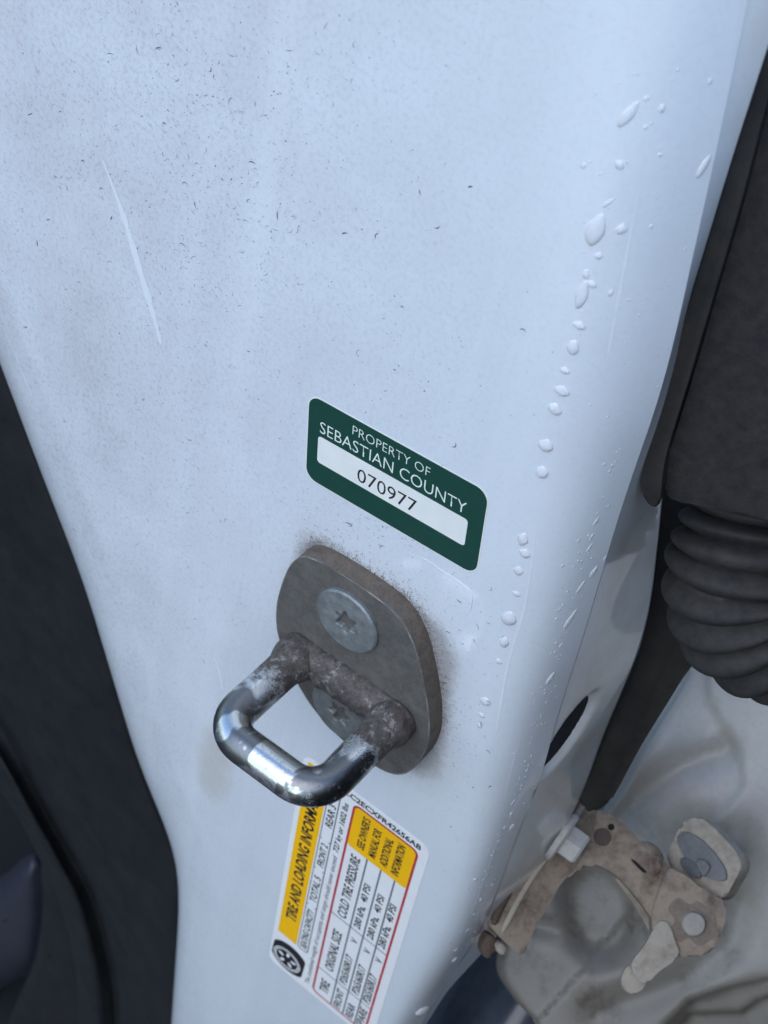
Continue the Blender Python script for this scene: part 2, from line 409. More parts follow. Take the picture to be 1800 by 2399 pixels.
G = np.zeros((len(zs), XY.shape[1], 3)); G[:, :, :2] = XY; G[:, :, 2] = zs[:, None]
nside0 = XY.shape[1]-2-34
# oval opening pressed through the hinge side: find its frame from the outline
def mesh_bvh(G):
    r, c, _ = G.shape; F = [(i*c+j, i*c+j+1, (i+1)*c+j+1, (i+1)*c+j) for i in range(r-1) for j in range(c-1)]
    return BVHTree.FromPolygons([Vector(v) for v in G.reshape(-1, 3)], F)
bvh0 = mesh_bvh(G)
def hit(px, py, bvh=None):
    d = ray(px, py); r = (bvh or bvh0).ray_cast(Vector(CAM), Vector(unit(d)))
    if r[0] is None: return None, None
    nn = np.array(r[1]); nn = nn if nn @ d < 0 else -nn
    return np.array(r[0]), nn
hp = [hit(*p)[0] for p in ((1274, 1512), (1179, 1668), (1240, 1600), (1212, 1590))]
hp = [h for h in hp if h is not None]
HT, HB = hp[0], hp[1]
hc = (HT+HB)/2; hax = HT-HB; HL = np.linalg.norm(hax[1:])/2
ha = math.atan2(hax[1], hax[2])                            # lean of the long axis in (z,y)
HWD = 6.4
sub = G[:, nside0:nside0+34]
dz = sub[:, :, 2]-hc[2]; dy = sub[:, :, 1]-hc[1]
al = dz*math.cos(ha)+dy*math.sin(ha); ac = -dz*math.sin(ha)+dy*math.cos(ha)
rr = np.sqrt((al/(HL))**2+((ac-.5)/HWD)**2)
dep = 1.6*np.exp(-(np.clip(rr-1.0, 0, 9)/.16)**2)
G[:, nside0:nside0+34, 0] -= dep
SNAP = []; HOLE = np.zeros(G.shape[:2], bool); HOLE[:, nside0:nside0+34] = rr < 1.0
def hole_point(i, j):
    k = 1/max(rr[i, j-nside0], .05); a_, b_ = al[i, j-nside0]*k, .5+(ac[i, j-nside0]-.5)*k
    z_ = hc[2]+a_*math.cos(ha)-b_*math.sin(ha); y_ = hc[1]+a_*math.sin(ha)+b_*math.cos(ha)
    return np.array([G[i, j, 0], y_, z_])
for i in range(1, len(zs)-1):
    for j in range(nside0+1, nside0+33):
        if HOLE[i, j] and not HOLE[i-1:i+2, j-1:j+2].all(): SNAP.append((i, j, hole_point(i, j)))
for i, j, q in SNAP: G[i, j] = q
def pillar_faces():
    r, c, _ = G.shape
    return [(i*c+j, i*c+j+1, (i+1)*c+j+1, (i+1)*c+j) for i in range(r-1) for j in range(c-1) if not (HOLE[i, j] and HOLE[i, j+1] and HOLE[i+1, j] and HOLE[i+1, j+1])]
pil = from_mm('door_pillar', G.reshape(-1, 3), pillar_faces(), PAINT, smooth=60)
tag(pil, 'white painted car door pillar, dusty, with water drops along its edge', 'car body')
bvh = mesh_bvh(G)
def on(px, py):
    p, n = hit(px, py, bvh); return p, n
# dark block added inside the pillar to give the oval opening its shade
V = []; F = []
for (x, y) in ((hc[0]-40, hc[1]-7), (hc[0]-10, hc[1]-7), (hc[0]-7, hc[1]+16), (hc[0]-40, hc[1]+16)):
    V += [(x, y, hc[2]-60), (x, y, hc[2]+22)]
F = [(0, 2, 3, 1), (2, 4, 5, 3), (4, 6, 7, 5), (6, 0, 1, 7), (0, 6, 4, 2), (1, 3, 5, 7)]
from_mm('hole_shade_block', V, F, HOLE_SHADE, pil, None)
# pale tapering strokes: scuffs, plus highlights painted along the pillar creases
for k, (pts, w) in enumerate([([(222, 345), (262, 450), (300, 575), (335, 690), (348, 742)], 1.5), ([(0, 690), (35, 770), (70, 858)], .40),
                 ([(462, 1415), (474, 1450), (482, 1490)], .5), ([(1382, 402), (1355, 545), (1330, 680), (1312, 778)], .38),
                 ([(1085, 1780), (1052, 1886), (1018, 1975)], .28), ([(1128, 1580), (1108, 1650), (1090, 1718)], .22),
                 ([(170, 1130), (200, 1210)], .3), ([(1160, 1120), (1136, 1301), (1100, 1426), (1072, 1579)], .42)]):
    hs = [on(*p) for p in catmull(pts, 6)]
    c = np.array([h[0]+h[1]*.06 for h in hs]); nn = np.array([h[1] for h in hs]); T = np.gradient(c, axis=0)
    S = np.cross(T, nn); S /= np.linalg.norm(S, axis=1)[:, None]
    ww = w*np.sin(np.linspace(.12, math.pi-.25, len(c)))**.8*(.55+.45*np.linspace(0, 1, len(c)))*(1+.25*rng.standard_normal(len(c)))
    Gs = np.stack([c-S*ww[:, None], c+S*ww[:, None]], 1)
    grid('scuff_glint', Gs, SCUFF_GLINT, pil)

# ------------------------------------------------------------------ striker
st = thing('door_striker', 'grimy steel door striker with worn chrome U-shaped loop bolted to white pillar', 'striker')
OUT = [(-12.5, 19.3), (-7.3, 21.2), (.6, 22.4), (8.5, 22.9), (13.8, 22.6), (18.4, 20.6), (22.6, 16.2), (26.8, 8.8), (30.3, 1.0), (33., -6.8), (34.4, -15.5), (33.4, -25.5), (30.3, -33.6), (25.4, -37.6), (20, -38.6), (14., -38.6), (8.6, -38.0), (3.0, -36.4), (-2.2, -33.6), (-7.0, -29.6), (-12, -23.8), (-15.4, -18.0), (-17.4, -12.2), (-18.3, -4.5), (-17.9, 4.0), (-16.8, 11.5), (-15.0, 16.3)]
oc = catmull([(x, -5.6, z) for x, z in OUT], 4, True)
slab3('plate', oc, (0, -1, 0), 5.6, PLATE, st, bevel=.55, segs=3, sidemat=PLATE_SIDE)
we = np.array(oc); we = we+(we-we.mean(0))*np.array([-.006, 0, -.006]); we[:, 1] = -5.52
V, F = tube(np.vstack([we, we[:1]]), .17+.10*np.sin(np.arange(len(we)+1)*.9)*np.sin(np.arange(len(we)+1)*.37), 6, False); from_mm('worn_edge', V, F, EDGEM, st, 60)
def bolt(c, rot):
    """flat round head, six-lobed socket"""
    N = 48; V = []; F = []
    def ring(r, y):
        V.extend([(c[0]+rad*math.cos(2*math.pi*k/N), y, c[1]+rad*math.sin(2*math.pi*k/N)) for k, rad in enumerate(r)])
    star = lambda s: [s*(2.95+.62*math.cos(6*(2*math.pi*k/N+rot))) for k in range(N)]
    y0 = -5.4
    ring([9.6]*N, y0); ring([9.6]*N, y0-1.1); ring([9.1]*N, y0-1.55); ring([6.6]*N, y0-1.75); ring([4.6]*N, y0-1.7)
    ring(star(1.10), y0-1.6); ring(star(1.0), y0-1.35); ring(star(.93), y0+1.2)
    for i in range(7):
        for k in range(N): F.append((i*N+k, i*N+(k+1) % N, (i+1)*N+(k+1) % N, (i+1)*N+k))
    F.append(tuple(range(7*N, 8*N)))
    b = from_mm('bolt', V, F, BLACKPLATE, st, 35); return b
b1 = bolt((3.4, 8.7), .3); b2 = bolt((8.4, -26.6), .75)
# rib carrying the loop, and the loop itself
ZL, ZR = -15.4, -12.7; XL, XR = -7.2, 23.9
def lx(x, y, dz=0): return np.array([x, y, ZL+(ZR-ZL)*(x-XL)/(XR-XL)+dz])
rib = np.array([lx(x, -5.9) for x in np.linspace(XL-4.5, XR+3.5, 40)])
t = np.linspace(-1, 1, 40); rr_ = 6.0*np.sqrt(np.clip(1-np.abs(t)**9, .02, 1)); rr_ += .28*rng.standard_normal(40)
V, F = tube(rib, rr_, 28); V = [np.array([v[0], -5.9+(v[1]+5.9)*(.80 if v[1] < -5.9 else 1), v[2]+(v[2]-lx(v[0], 0)[2])*.02]) for v in V]; from_mm('rib', V, F, LOOPM, st, 70)
R_ = 8.0; YF = -38.2
path = [lx(XL, y) for y in np.linspace(-6, YF+R_, 14)]
path += [lx(XL+R_-R_*math.cos(a), YF+R_-R_*math.sin(a)) for a in np.linspace(0, math.pi/2, 12)[1:]]
path += [lx(x, YF) for x in np.linspace(XL+R_, XR-R_, 10)[1:]]
path += [lx(XR-R_+R_*math.sin(a), YF+R_-R_*math.cos(a)) for a in np.linspace(0, math.pi/2, 12)[1:]]
path += [lx(XR, y) for y in np.linspace(YF+R_, -6, 14)[1:]]
path = np.array(path); path[:, 2] -= .9*np.clip((-path[:, 1]-12)/25, 0, 1)
dep_ = -path[:, 1]; rad = 5.0+1.3*np.exp(-((dep_-10.2)/2.2)**2)+1.2*np.exp(-((dep_-6.5)/2.5)**2)
V, F = tube(path, rad, 32); from_mm('loop', V, F, LOOPM, st, 70)

# ------------------------------------------------------------------ printing helpers
FONT = None
def text_mesh(body, bold=0.0):
    cu = bpy.data.curves.new('t', 'FONT'); cu.body = body; cu.size = 1; cu.resolution_u = 3; cu.offset = bold
    ob = bpy.data.objects.new('t', cu); COL.objects.link(ob)
    dg = bpy.context.evaluated_depsgraph_get(); dg.update()
    me = bpy.data.meshes.new_from_object(ob.evaluated_get(dg))
    bpy.data.objects.remove(ob); bpy.data.curves.remove(cu); return me
def lettering(body, origin, ex, ey, width, height, off, mat, parent, name='lettering', bold=0., label=None):
    """stretch the line of text to width x height (mm) from origin, reading along ex, letters up ey; off = mm out of the pillar"""
    me = text_mesh(body, bold); n = len(me.vertices); co = np.empty(n*3); me.vertices.foreach_get('co', co); co = co.reshape(-1, 3)
    mn, mx = co.min(0), co.max(0); u = (co[:, 0]-mn[0])/(mx[0]-mn[0])*width; v = (co[:, 1]-mn[1])/max(mx[1]-mn[1], 1e-6)*height
    o2 = np.asarray(origin); w = o2+np.outer(u, ex)+np.outer(v, ey)
    out = np.c_[w[:, 0], np.full(n, -off), w[:, 1]]*MM
    me.vertices.foreach_set('co', out.ravel()); me.update()
    return link(name, me, mat, parent)
def flat(name, pts, off, mat, parent, thick=.05):
    return slab3(name, [(x, -off, z) for x, z in pts], (0, -1, 0), thick, mat, parent, bevel=0, smooth=None)
def rrect(x0, x1, y0, y1, r, n=6):
    P_ = []
    for cx, cy, a0 in ((x1-r, y1-r, 0), (x0+r, y1-r, 90), (x0+r, y0+r, 180), (x1-r, y0+r, 270)):
        P_ += [(cx+r*math.cos(math.radians(a0+90*k/n)), cy+r*math.sin(math.radians(a0+90*k/n))) for k in range(n+1)]
    return P_
def ring_mesh(name, outer, inner, off, mat, parent):
    V = [(x, -off, z) for x, z in outer]+[(x, -off, z) for x, z in inner]; N = len(outer)
    F = [(k, (k+1) % N, N+(k+1) % N, N+k) for k in range(N)]
    return from_mm(name, V, F, mat, parent, None)

# ------------------------------------------------------------------ green property tag
TA = math.radians(7.7); tex = np.array([math.cos(TA), math.sin(TA)]); tey = np.array([-math.sin(TA), math.cos(TA)]); TC = np.array([2.6, 54.3])
def T2(p): return TC+tex*p[0]+tey*p[1]
tg = thing('property_tag', 'dark green property tag sticker numbered 070977 with white lettering', 'sticker')
flat('tag_backing', [T2(p) for p in rrect(-25.5, 25.5, -13.2, 12.9, 3.5)], .08, CREAM, tg, .06); flat('tag_body', [T2(p) for p in rrect(-25.2, 25.2, -12.9, 12.6, 3.3)], .16, GREEN, tg, .14)
nw = flat('number_window', [T2(p) for p in rrect(-22.0, 21.2, -6.2, 1.9, .9)], .20, CREAM, tg)
lettering('PROPERTY OF', T2((-12.2, 8.0)), tex, tey, 22.0, 2.6, .19, INKW, tg, bold=-.014)
lettering('SEBASTIAN COUNTY', T2((-21.6, 3.1)), tex, tey, 41.9, 3.4, .19, INKW, tg, bold=-.008)
lettering('070977', T2((-9.9, -4.9)), tex, tey, 17.2, 4.0, .24, INKB, nw, bold=-.004)

# ------------------------------------------------------------------ tyre label
LA = math.radians(2.65); lex = np.array([math.cos(LA), math.sin(LA)]); lez = np.array([-math.sin(LA), math.cos(LA)]); LO = np.array([17.7, -70.9])
def L2(a, b): return LO+lex*a+lez*(-b)           # a right of the red box's left line, b down from its top line
lb = thing('tire_label', 'white tire and loading information label with yellow bands and red frame', 'sticker')
def LR(a0, a1, b0, b1, r): return [L2(x, y) for x, y in rrect(a0, a1, b0, b1, r)]
flat('label_sheet', LR(-20, 26.4, -5.4, 121.5, 3.5), .14, LABW, lb, .12)
yb = flat('yellow_banner', LR(-18.2, -10.1, -3.5, 98.6, .5), .17, YEL, lb)
OB = rrect(-.55, 23.3, -.55, 118.4, 2.6); IB = rrect(.25, 22.5, .25, 117.6, 2.0)
ring_mesh('red_frame', [L2(*p) for p in OB], [L2(*p) for p in IB], .20, INKR, lb)
yc = flat('yellow_cell', LR(.1, 22.65, .1, 21.2, 1.6), .17, YEL, lb)
def rule(a0, a1, b0, b1): flat('rule', [L2(a0, b0), L2(a1, b0), L2(a1, b1), L2(a0, b1)], .185, INKG, lb, .03)
for a in (7.95, 13.2, 18.4): rule(a-.3, a+.3, 21.2, 117.8)
for b in (62.6, 100.6): rule(.2, 22.6, b-.22, b+.22)
ring_mesh('capacity_frame', [L2(*p) for p in rrect(-9.6, -5.0, -3, 98.6, 1.4)], [L2(*p) for p in rrect(-9.25, -5.45, -2.7, 98.1, 1.1)], .185, INKG, lb)
for b in (28.0, 45.5, 68.5): rule(-9.4, -8.6, b-.2, b+.2); rule(-6.1, -5.3, b-.2, b+.2)
def LT(body, a_base, b_start, length, height, mat=INKT, bold=.02, off=.2, parent=None):
    """text reading up the pillar: starts at b_start, letters point left"""
    lettering(body, L2(a_base, b_start), lez, -lex, length, height, off, mat, parent or lb, bold=bold)
LT('TIRE AND LOADING INFORMATION', -11.9, 86.2, 84., 4.4, INKB, .028, parent=yb)
LT('SEATING CAPACITY', -5.9, 96.8, 26., 2.7); LT('TOTAL 5', -5.9, 65.5, 16, 2.7); LT('FRONT 2', -5.9, 43.0, 13, 2.7); LT('REAR 3', -5.9, 20., 12, 2.7)
LT('The combined weight of occupants and cargo should never exceed', -1.4, 117., 85., 2.4, INKT, .0); LT('727 kg or 1602 lbs', -1.4, 29.5, 27., 2.7)
LT('TIRE', 5.9, 114, 8.5, 3.6); LT('ORIGINAL SIZE', 5.9, 97.5, 27, 3.6); LT('COLD TIRE PRESSURE', 5.9, 61, 37., 3.6)
for a, w in ((11.9, 'FRONT'), (17.2, 'REAR'), (21.9, 'SPARE')):
    LT(w, a, 116.6, {'FRONT': 13, 'REAR': 10, 'SPARE': 13}[w], 3.0); LT('P265/60R17', a, 98.6, 19.5, 3.1); LT('V', a, 70.0, 2.6, 2.6)
    LT('280 kPa,  40 PSI', a, 60.5, 27., 3.0)
for k, w in enumerate(("SEE OWNER'S", 'MANUAL FOR', 'ADDITIONAL', 'INFORMATION')):
    LT(w, 6.2+4.3*k, 18.5, (16.5, 15.2, 15.2, 16.5)[k], 2.9, INKB, .026, parent=yc)
lettering('1GNLC2ECXFR42656AB', L2(-10, -1.5), lex, lez, 33.5, 2.5, .2, INKT, lb, bold=.03)
# printed wheel
wc = L2(-12.6, 112.3)
def circ(c, r, n=40): return [(c[0]+r*math.cos(2*math.pi*k/n), c[1]+r*math.sin(2*math.pi*k/n)) for k in range(n)]
wq = wc+lex*.9+lez*1.6
tp = flat('tire_print', [p for p in [(min(max(x, wc[0]-6.6), wc[0]+7.2), z) for x, z in circ(wq, 8.6)]], .17, INKB, lb, .02)
ring_mesh('wheel_ring', circ(wc, 6.0), circ(wc, 5.55), .20, LABW, tp); ring_mesh('wheel_ring', circ(wc, 5.2), circ(wc, 4.75), .20, LABW, tp)
for k in range(5):
    a = 2*math.pi*k/5+.3; c = wc+np.array([math.cos(a), math.sin(a)])*2.9
    flat('wheel_spoke', [(c[0]+1.25*math.cos(q)*math.cos(a)-.75*math.sin(q)*math.sin(a), c[1]+1.25*math.cos(q)*math.sin(a)+.75*math.sin(q)*math.cos(a)) for q in np.linspace(0, 2*math.pi, 12, endpoint=False)], .20, LABW, tp, .02)
# glue line of a sticker that was peeled off, beside the tag
gl = [on(*p) for p in catmull([(878, 1196), (915, 1206), (955, 1232), (1000, 1262), (1020, 1285), (1018, 1315), (1004, 1335)], 6)]
V, F = tube([g[0]+g[1]*.03 for g in gl], .08*np.sin(np.linspace(.1, math.pi-.1, len(gl)))+.01, 6)
gl = from_mm('adhesive_line', V, F, SCUFF_GLINT, pil, 60)

# ------------------------------------------------------------------ dark trim of the front door opening (left)
tR = [(-200, 250), (0, 768), (95, 1020), (185, 1250), (305, 1650), (384, 1850), (392, 1925), (391, 2000), (378, 2212), (350, 2420)]
tB = [(-420, 700), (-150, 1330), (-30, 1540), (20, 1626), (90, 1757), (150, 1862), (196, 1955), (236, 2110), (246, 2212), (246, 2420)]
tL = [(-480, 900), (-200, 1450), (-80, 1590), (0, 1702), (50, 1778), (100, 1880), (137, 1967), (164, 2080), (170, 2212), (165, 2420)]
def rspl(l, n=60):
    q = catmull([(x, y, 0) for x, y in l], 12)[:, :2]; return q[np.linspace(0, len(q)-1, n).astype(int)]
R1, B1, L1 = rspl(tR), rspl(tB), rspl(tL); rows = []
for r, b, l in zip(R1, B1, L1):
    f = lambda t: r+(b-r)*t
    ctrl = [P(*r, 11), P(*f(.12), 8.5), P(*f(.5), 10), P(*f(.86), 14), P(*f(.95), 18), P(*(b+(l-b)*.12), 15), P(*(b+(l-b)*.45), 10.5), P(*(b+(l-b)*.8), 11.5), P(*l, 16)]
    last = P(*l, 16); ctrl += [last+np.array([3, 14, 0]), last+np.array([8, 60, 0])]
    rows.append(catmull(ctrl, 5))
tr = grid('door_opening_trim', np.array(rows), TRIM, smooth=60)
tag(tr, 'black rubber-edged trim lining the door opening left of the white pillar', 'trim')
# interior seen past the trim
seat = thing('seat_bolster', 'dark blue-black padded seat side in the lower left corner', 'seat')
def cushion(name, px, y, bulge, mat, parent):
    pts = catmull([(a, b, 0) for a, b in px], 6, True)[:, :2]; c = pts.mean(0); G = []
    for s_ in np.linspace(1, .02, 14):
        G.append([P(*(c+(p-c)*s_), y-bulge*(1-s_**2.4)**.6) for p in pts])
    return grid(name, np.array(G), mat, parent, 70, close_u=True)
cushion('cushion', [(-120, 1960), (0, 1897), (58, 1850), (88, 1855), (102, 1950), (84, 2075), (10, 2130), (-120, 2190)], 80, 18, LEATHER, seat)
cushion('cushion_side', [(88, 1872), (118, 1890), (160, 1985), (190, 2080), (200, 2250), (0, 2300), (30, 2180), (76, 2070), (92, 1960)], 62, 6, TRIM, seat)
bk = slab3('cabin_shadow_panel', [(-900, 330, -1000), (0, 330, -1000), (0, 330, 300), (-900, 330, 300)], (0, -1, 0), 5, DARK, None, bevel=0)  # black sheet standing in for the shade inside the cabin
slab3('cabin_shade_floor', [(-900, 20, -790), (-60, 20, -790), (-60, 330, -790), (-900, 330, -790)], (0, 0, 1), 5, DARK, bk, bevel=0); bk.name = 'cabin_shade_panel'; tag(bk, 'black sheet for the shaded cabin interior behind the trim at far left', 'car interior')

# ------------------------------------------------------------------ hinge side (right)
# door shell
ND = unit((.10, -.75, .65)); PD = P(1520, 1860, 92)
dl = rspl([(1500, 1330), (1478, 1430), (1465, 1480), (1385, 1610), (1312, 1740), (1200, 1860), (1110, 1980), (1072, 2082), (1105, 2150), (1150, 2200), (1200, 2250), (1290, 2360)], 110)
ys_r = np.linspace(1250, 2360, 110); W = 120; G = np.zeros((110, W, 3))
def seg_d(p, poly):
    best = 1e9*np.ones(p.shape[:-1]); sg = np.zeros(p.shape[:-1])
    for a, b in zip(poly[:-1], poly[1:]):
        a = np.array(a, float); b = np.array(b, float); ab = b-a; t = np.clip(((p-a) @ ab)/(ab @ ab), 0, 1)
        q = p-(a+t[..., None]*ab); d = np.linalg.norm(q, axis=-1); s_ = np.sign(ab[0]*q[..., 1]-ab[1]*q[..., 0])
        sg = np.where(d < best, s_, sg); best = np.minimum(best, d)
    return best, sg
pix = np.zeros((110, W, 2))
for i in range(110):
    e = np.array([1900, ys_r[i]]); pix[i] = dl[i]+(e-dl[i])*np.linspace(0, 1, W)[:, None]
H = np.zeros((110, W))
def gb(cx, cy, rx, ry, rot, h):
    global H
    c, s_ = math.cos(math.radians(rot)), math.sin(math.radians(rot)); dx, dy = pix[..., 0]-cx, pix[..., 1]-cy
    u = (dx*c+dy*s_)/rx; v = (-dx*s_+dy*c)/ry; H += h*np.exp(-(u*u+v*v))
def step(poly, h, w):
    global H
    d, sg = seg_d(pix, poly); H += h*np.tanh(sg*d/w)
step([(1500, 1380), (1528, 1440), (1535, 1510), (1570, 1570), (1600, 1625), (1608, 1690), (1560, 1745)], -1.0, 6)
d, sg = seg_d(pix, [(1340, 1770), (1400, 1705), (1470, 1655), (1570, 1618)]); H -= 4.2*np.exp(-(d/30)**2)
gb(1430, 1600, 60, 80, 30, 2.5); gb(1560, 1730, 110, 70, 20, 3)
def boss(cx, cy, rx, ry, rot, h, soft):
    global H
    c, s_ = math.cos(math.radians(rot)), math.sin(math.radians(rot)); dx, dy = pix[..., 0]-cx, pix[..., 1]-cy
    r = np.sqrt(((dx*c+dy*s_)/rx)**2+((-dx*s_+dy*c)/ry)**2); H += h*.5*(1-np.tanh((r-1)/soft))
boss(1292, 1962, 70, 98, -18, -8, .18); boss(1545, 1600, 17, 26, -28, .7, .2); boss(1592, 1812, 15, 26, -30, .9, .2)
step([(1900, 2060), (1660, 2107), (1580, 2125), (1496, 2155), (1430, 2225), (1400, 2330)], 3.2, 10); step([(1900, 2100), (1640, 2165), (1600, 2192), (1490, 2194), (1450, 2240), (1440, 2330)], 2.6, 6)
d, sg = seg_d(pix, [(1150, 1990), (1220, 2010), (1290, 2070), (1350, 2050), (1390, 1990)]); H -= 2.5*np.exp(-(d/22)**2)
d, sg = seg_d(pix, [(1600, 1950), (1580, 2030), (1480, 2110), (1300, 2180)]); H -= 3*np.exp(-(d/40)**2)
edge = np.linspace(0, 1, W)[None, :]*np.linalg.norm(pix[:, -1]-pix[:, 0], axis=1)[:, None]
H -= 5*np.exp(-(edge/14)**2)
for i in range(110):
    for j in range(W): G[i, j] = PP(*pix[i, j], PD, ND)+ND*H[i, j]
back = G[:, :1]-ND*14
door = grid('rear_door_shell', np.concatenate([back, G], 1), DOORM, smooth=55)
tag(door, 'grey-white pressed metal door shell behind the hinge at lower right', 'car door')
# unseen inner card of the open door, added to shade the hinge side
slab3('shade_door_card', [(158, 110, -700), (225, -480, -700), (225, -480, 60), (158, 110, 240)], (-1, -.07, 0), 40, DUSTY, door, bevel=6, segs=3)
# dark sill seen in the gap
ns = unit((0, -.62, .78)); ps = P(1080, 2160, 95)
spx = np.array([[(x, y) for x in np.linspace(820, 1320, 26)] for y in np.linspace(1960, 2330, 20)], float)
G = np.zeros((20, 26, 3))
for i in range(20):
    for j in range(26):
        x, y = spx[i, j]; q = (x-820)/500+(y-1960)/800
        G[i, j] = PP(x, y, ps, ns)+ns*(3*math.sin(q*9)+6*math.tanh((q-.62)*9))
sl = grid('sill_panel', G, SILLM, smooth=60); tag(sl, 'blue-grey sill panel glimpsed between pillar and door shell at the bottom', 'car sill')
# rubber seal in the gap beside the pillar
nsl = unit((.35, -.85, .25)); psl = P(1400, 1400, 58)
sealpx = [(1436, 1020), (1500, 1060), (1530, 1200), (1510, 1400), (1468, 1478), (1388, 1608), (1312, 1742), (1268, 1752), (1250, 1722), (1285, 1625), (1335, 1530), (1380, 1430), (1396, 1330), (1408, 1200), (1418, 1090)]
se = slab('rubber_seal', sealpx, psl, nsl, 8, RUBBER, None, bevel=3, n=5, segs=4); tag(se, 'black rubber door seal strip in the gap right of the pillar', 'seal')
# upper black panel + weatherstrip
npn = unit((.25, -.95, .15)); ppn = P(1500, 700, 30)
pan = slab('black_door_panel', [(1700, 60), (1668, 200), (1610, 430), (1548, 640), (1490, 840), (1440, 1000), (1432, 1050), (1450, 1082), (1490, 1088), (1540, 1098), (1660, 1116), (1860, 1130), (1900, 600), (1880, 60)], ppn, npn, 16, DUSTY, None, bevel=1.0, n=3, segs=2)
tag(pan, 'dusty black textured plastic panel at the upper right edge', 'panel')
ws = [(1690, 10), (1650, 140), (1598, 300), (1520, 560), (1462, 752), (1414, 930), (1386, 1030), (1394, 1084), (1424, 1092), (1438, 990), (1490, 815), (1545, 630), (1606, 420), (1662, 205), (1720, 20)]
w_ = slab('weatherstrip', ws, P(1500, 700, 25), npn, 14, RUBBER, None, bevel=2.6, n=4, segs=4); tag(w_, 'black rubber weatherstrip running along the right edge of the white pillar', 'seal')
# corrugated boot
bp = catmull([P(1640, 1030, 56), P(1622, 1110, 52), P(1608, 1190, 48), P(1600, 1250, 46), P(1612, 1300, 46), P(1645, 1340, 48), P(1715, 1362, 54), P(1800, 1372, 66)], 60)
L = np.concatenate([[0], np.cumsum(np.linalg.norm(np.diff(bp, axis=0), axis=1))]); 
pitch = 4.7; Ls = np.linspace(0, L[-1], int(L[-1]*3.2)); bp = np.c_[[np.interp(Ls, L, bp[:, k]) for k in range(3)]].T
ph = np.abs(np.sin(math.pi*Ls/pitch)); env = np.interp(Ls/L[-1], [0, .12, .3, .55, .8, 1], [13.5, 15.5, 18., 19.5, 19, 17.5])
V, F = tube(bp, env-4.0+4.0*ph**.75, 56); bo = from_mm('wire_boot', V, F, BOOTM, None, 80)
tag(bo, 'black corrugated rubber wiring boot at the right edge', 'boot')

# ------------------------------------------------------------------ door hinge
hg = thing('hinge_assembly', 'dusty brown steel door hinge with hex bolt and pivot pin at lower right', 'hinge')
N1 = unit((.05, -.5, .86)); p0 = P(1500, 1998, 50)
# leaf bolted to the pillar: upright flange against the pillar, rib, wide face
NL = unit((.50, -.42, .76)); pL = PP(1150, 1970, p0, N1)
LEAF = [(1062, 1992), (1068, 2010), (1096, 2040), (1124, 2062), (1136, 2058), (1156, 2006), (1190, 1950), (1212, 1911), (1236, 1884), (1262, 1850), (1285, 1770), (1284, 1704), (1274, 1684), (1262, 1690), (1236, 1723), (1188, 1783), (1128, 1863), (1080, 1950)]
slab('pillar_leaf', LEAF, pL, NL, 10, HINGE, hg, bevel=.7, n=3, segs=2)
def ridge(name, px, lift, r, mat):
    q = catmull([(a, b, 0) for a, b in px], 8)[:, :2]; L_ = len(q)
    pts = [PP(x, y, pL+NL*lift, NL) for x, y in q]; V, F = tube(pts, r*np.clip(np.sin(np.linspace(.15, math.pi-.15, L_))*3, .3, 1), 14); return from_mm(name, V, F, mat, hg, 70)
ridge('leaf_flange', [(1066, 1998), (1082, 1958), (1130, 1872), (1190, 1788), (1238, 1728), (1272, 1692)], .2, 1.3, HINGED)
ridge('leaf_rib', [(1086, 2014), (1118, 1950), (1158, 1884), (1196, 1832), (1246, 1760), (1276, 1712)], -.2, 1.0, HINGEL)
slab('lower_tab', [(1044, 2050), (1056, 2020), (1074, 2030), (1066, 2066), (1052, 2072)], pL-NL*3, NL, 5, HINGED, hg, bevel=1, n=3)
slab('small_bolt', [(1074, 2044), (1086, 2038), (1096, 2048), (1092, 2064), (1080, 2062)], pL-NL*1, NL, 4, HINGEL, hg, bevel=.8, n=2)
# curved arm
ARM = [(1256, 1768), (1278, 1752), (1304, 1754), (1338, 1771), (1380, 1811), (1420, 1847), (1446, 1870), (1462, 1900), (1460, 1950), (1440, 2000), (1412, 1992), (1397, 1968), (1372, 1935), (1337, 1896), (1302, 1874), (1276, 1866), (1252, 1876), (1232, 1896), (1218, 1880), (1226, 1826)]
slab('arm', ARM, p0-N1*2, N1, 8, HINGE, hg, bevel=.7, n=4, segs=2)
slab('lower_arm', [(1328, 1896), (1364, 1920), (1396, 1962), (1412, 1992), (1406, 2012), (1384, 1976), (1350, 1926)], p0-N1*15, N1, 4, HINGEL, hg, bevel=.8, n=4)
def disc(name, px, r, h, plane_p, ax, mat, prof=None):
    c = PP(*px, plane_p, ax); V, F = lathe(c, ax, prof or [(r, -1), (r, h*.6), (r*.9, h*.9), (r*.6, h)], 32)
    return from_mm(name, V, F, mat, hg, 40)
disc('rivet', (1302, 1809), 2.7, .35, p0-N1*2, N1, BROWN)
disc('rivet_hole', (1321, 1787), 1.0, .2, p0-N1*2, N1, DARK)
disc('dimple', (1392, 1862), 5.5, .7, p0-N1*2, N1, HINGE, [(6.2, -.6), (5.6, .25), (4.2, .7), (2, .85), (.3, .9)])
slab('slot', [(1364, 1858), (1372, 1860), (1394, 1880), (1396, 1886), (1386, 1882)], p0-N1*.9, N1, .5, DARK, hg, bevel=0, n=3)
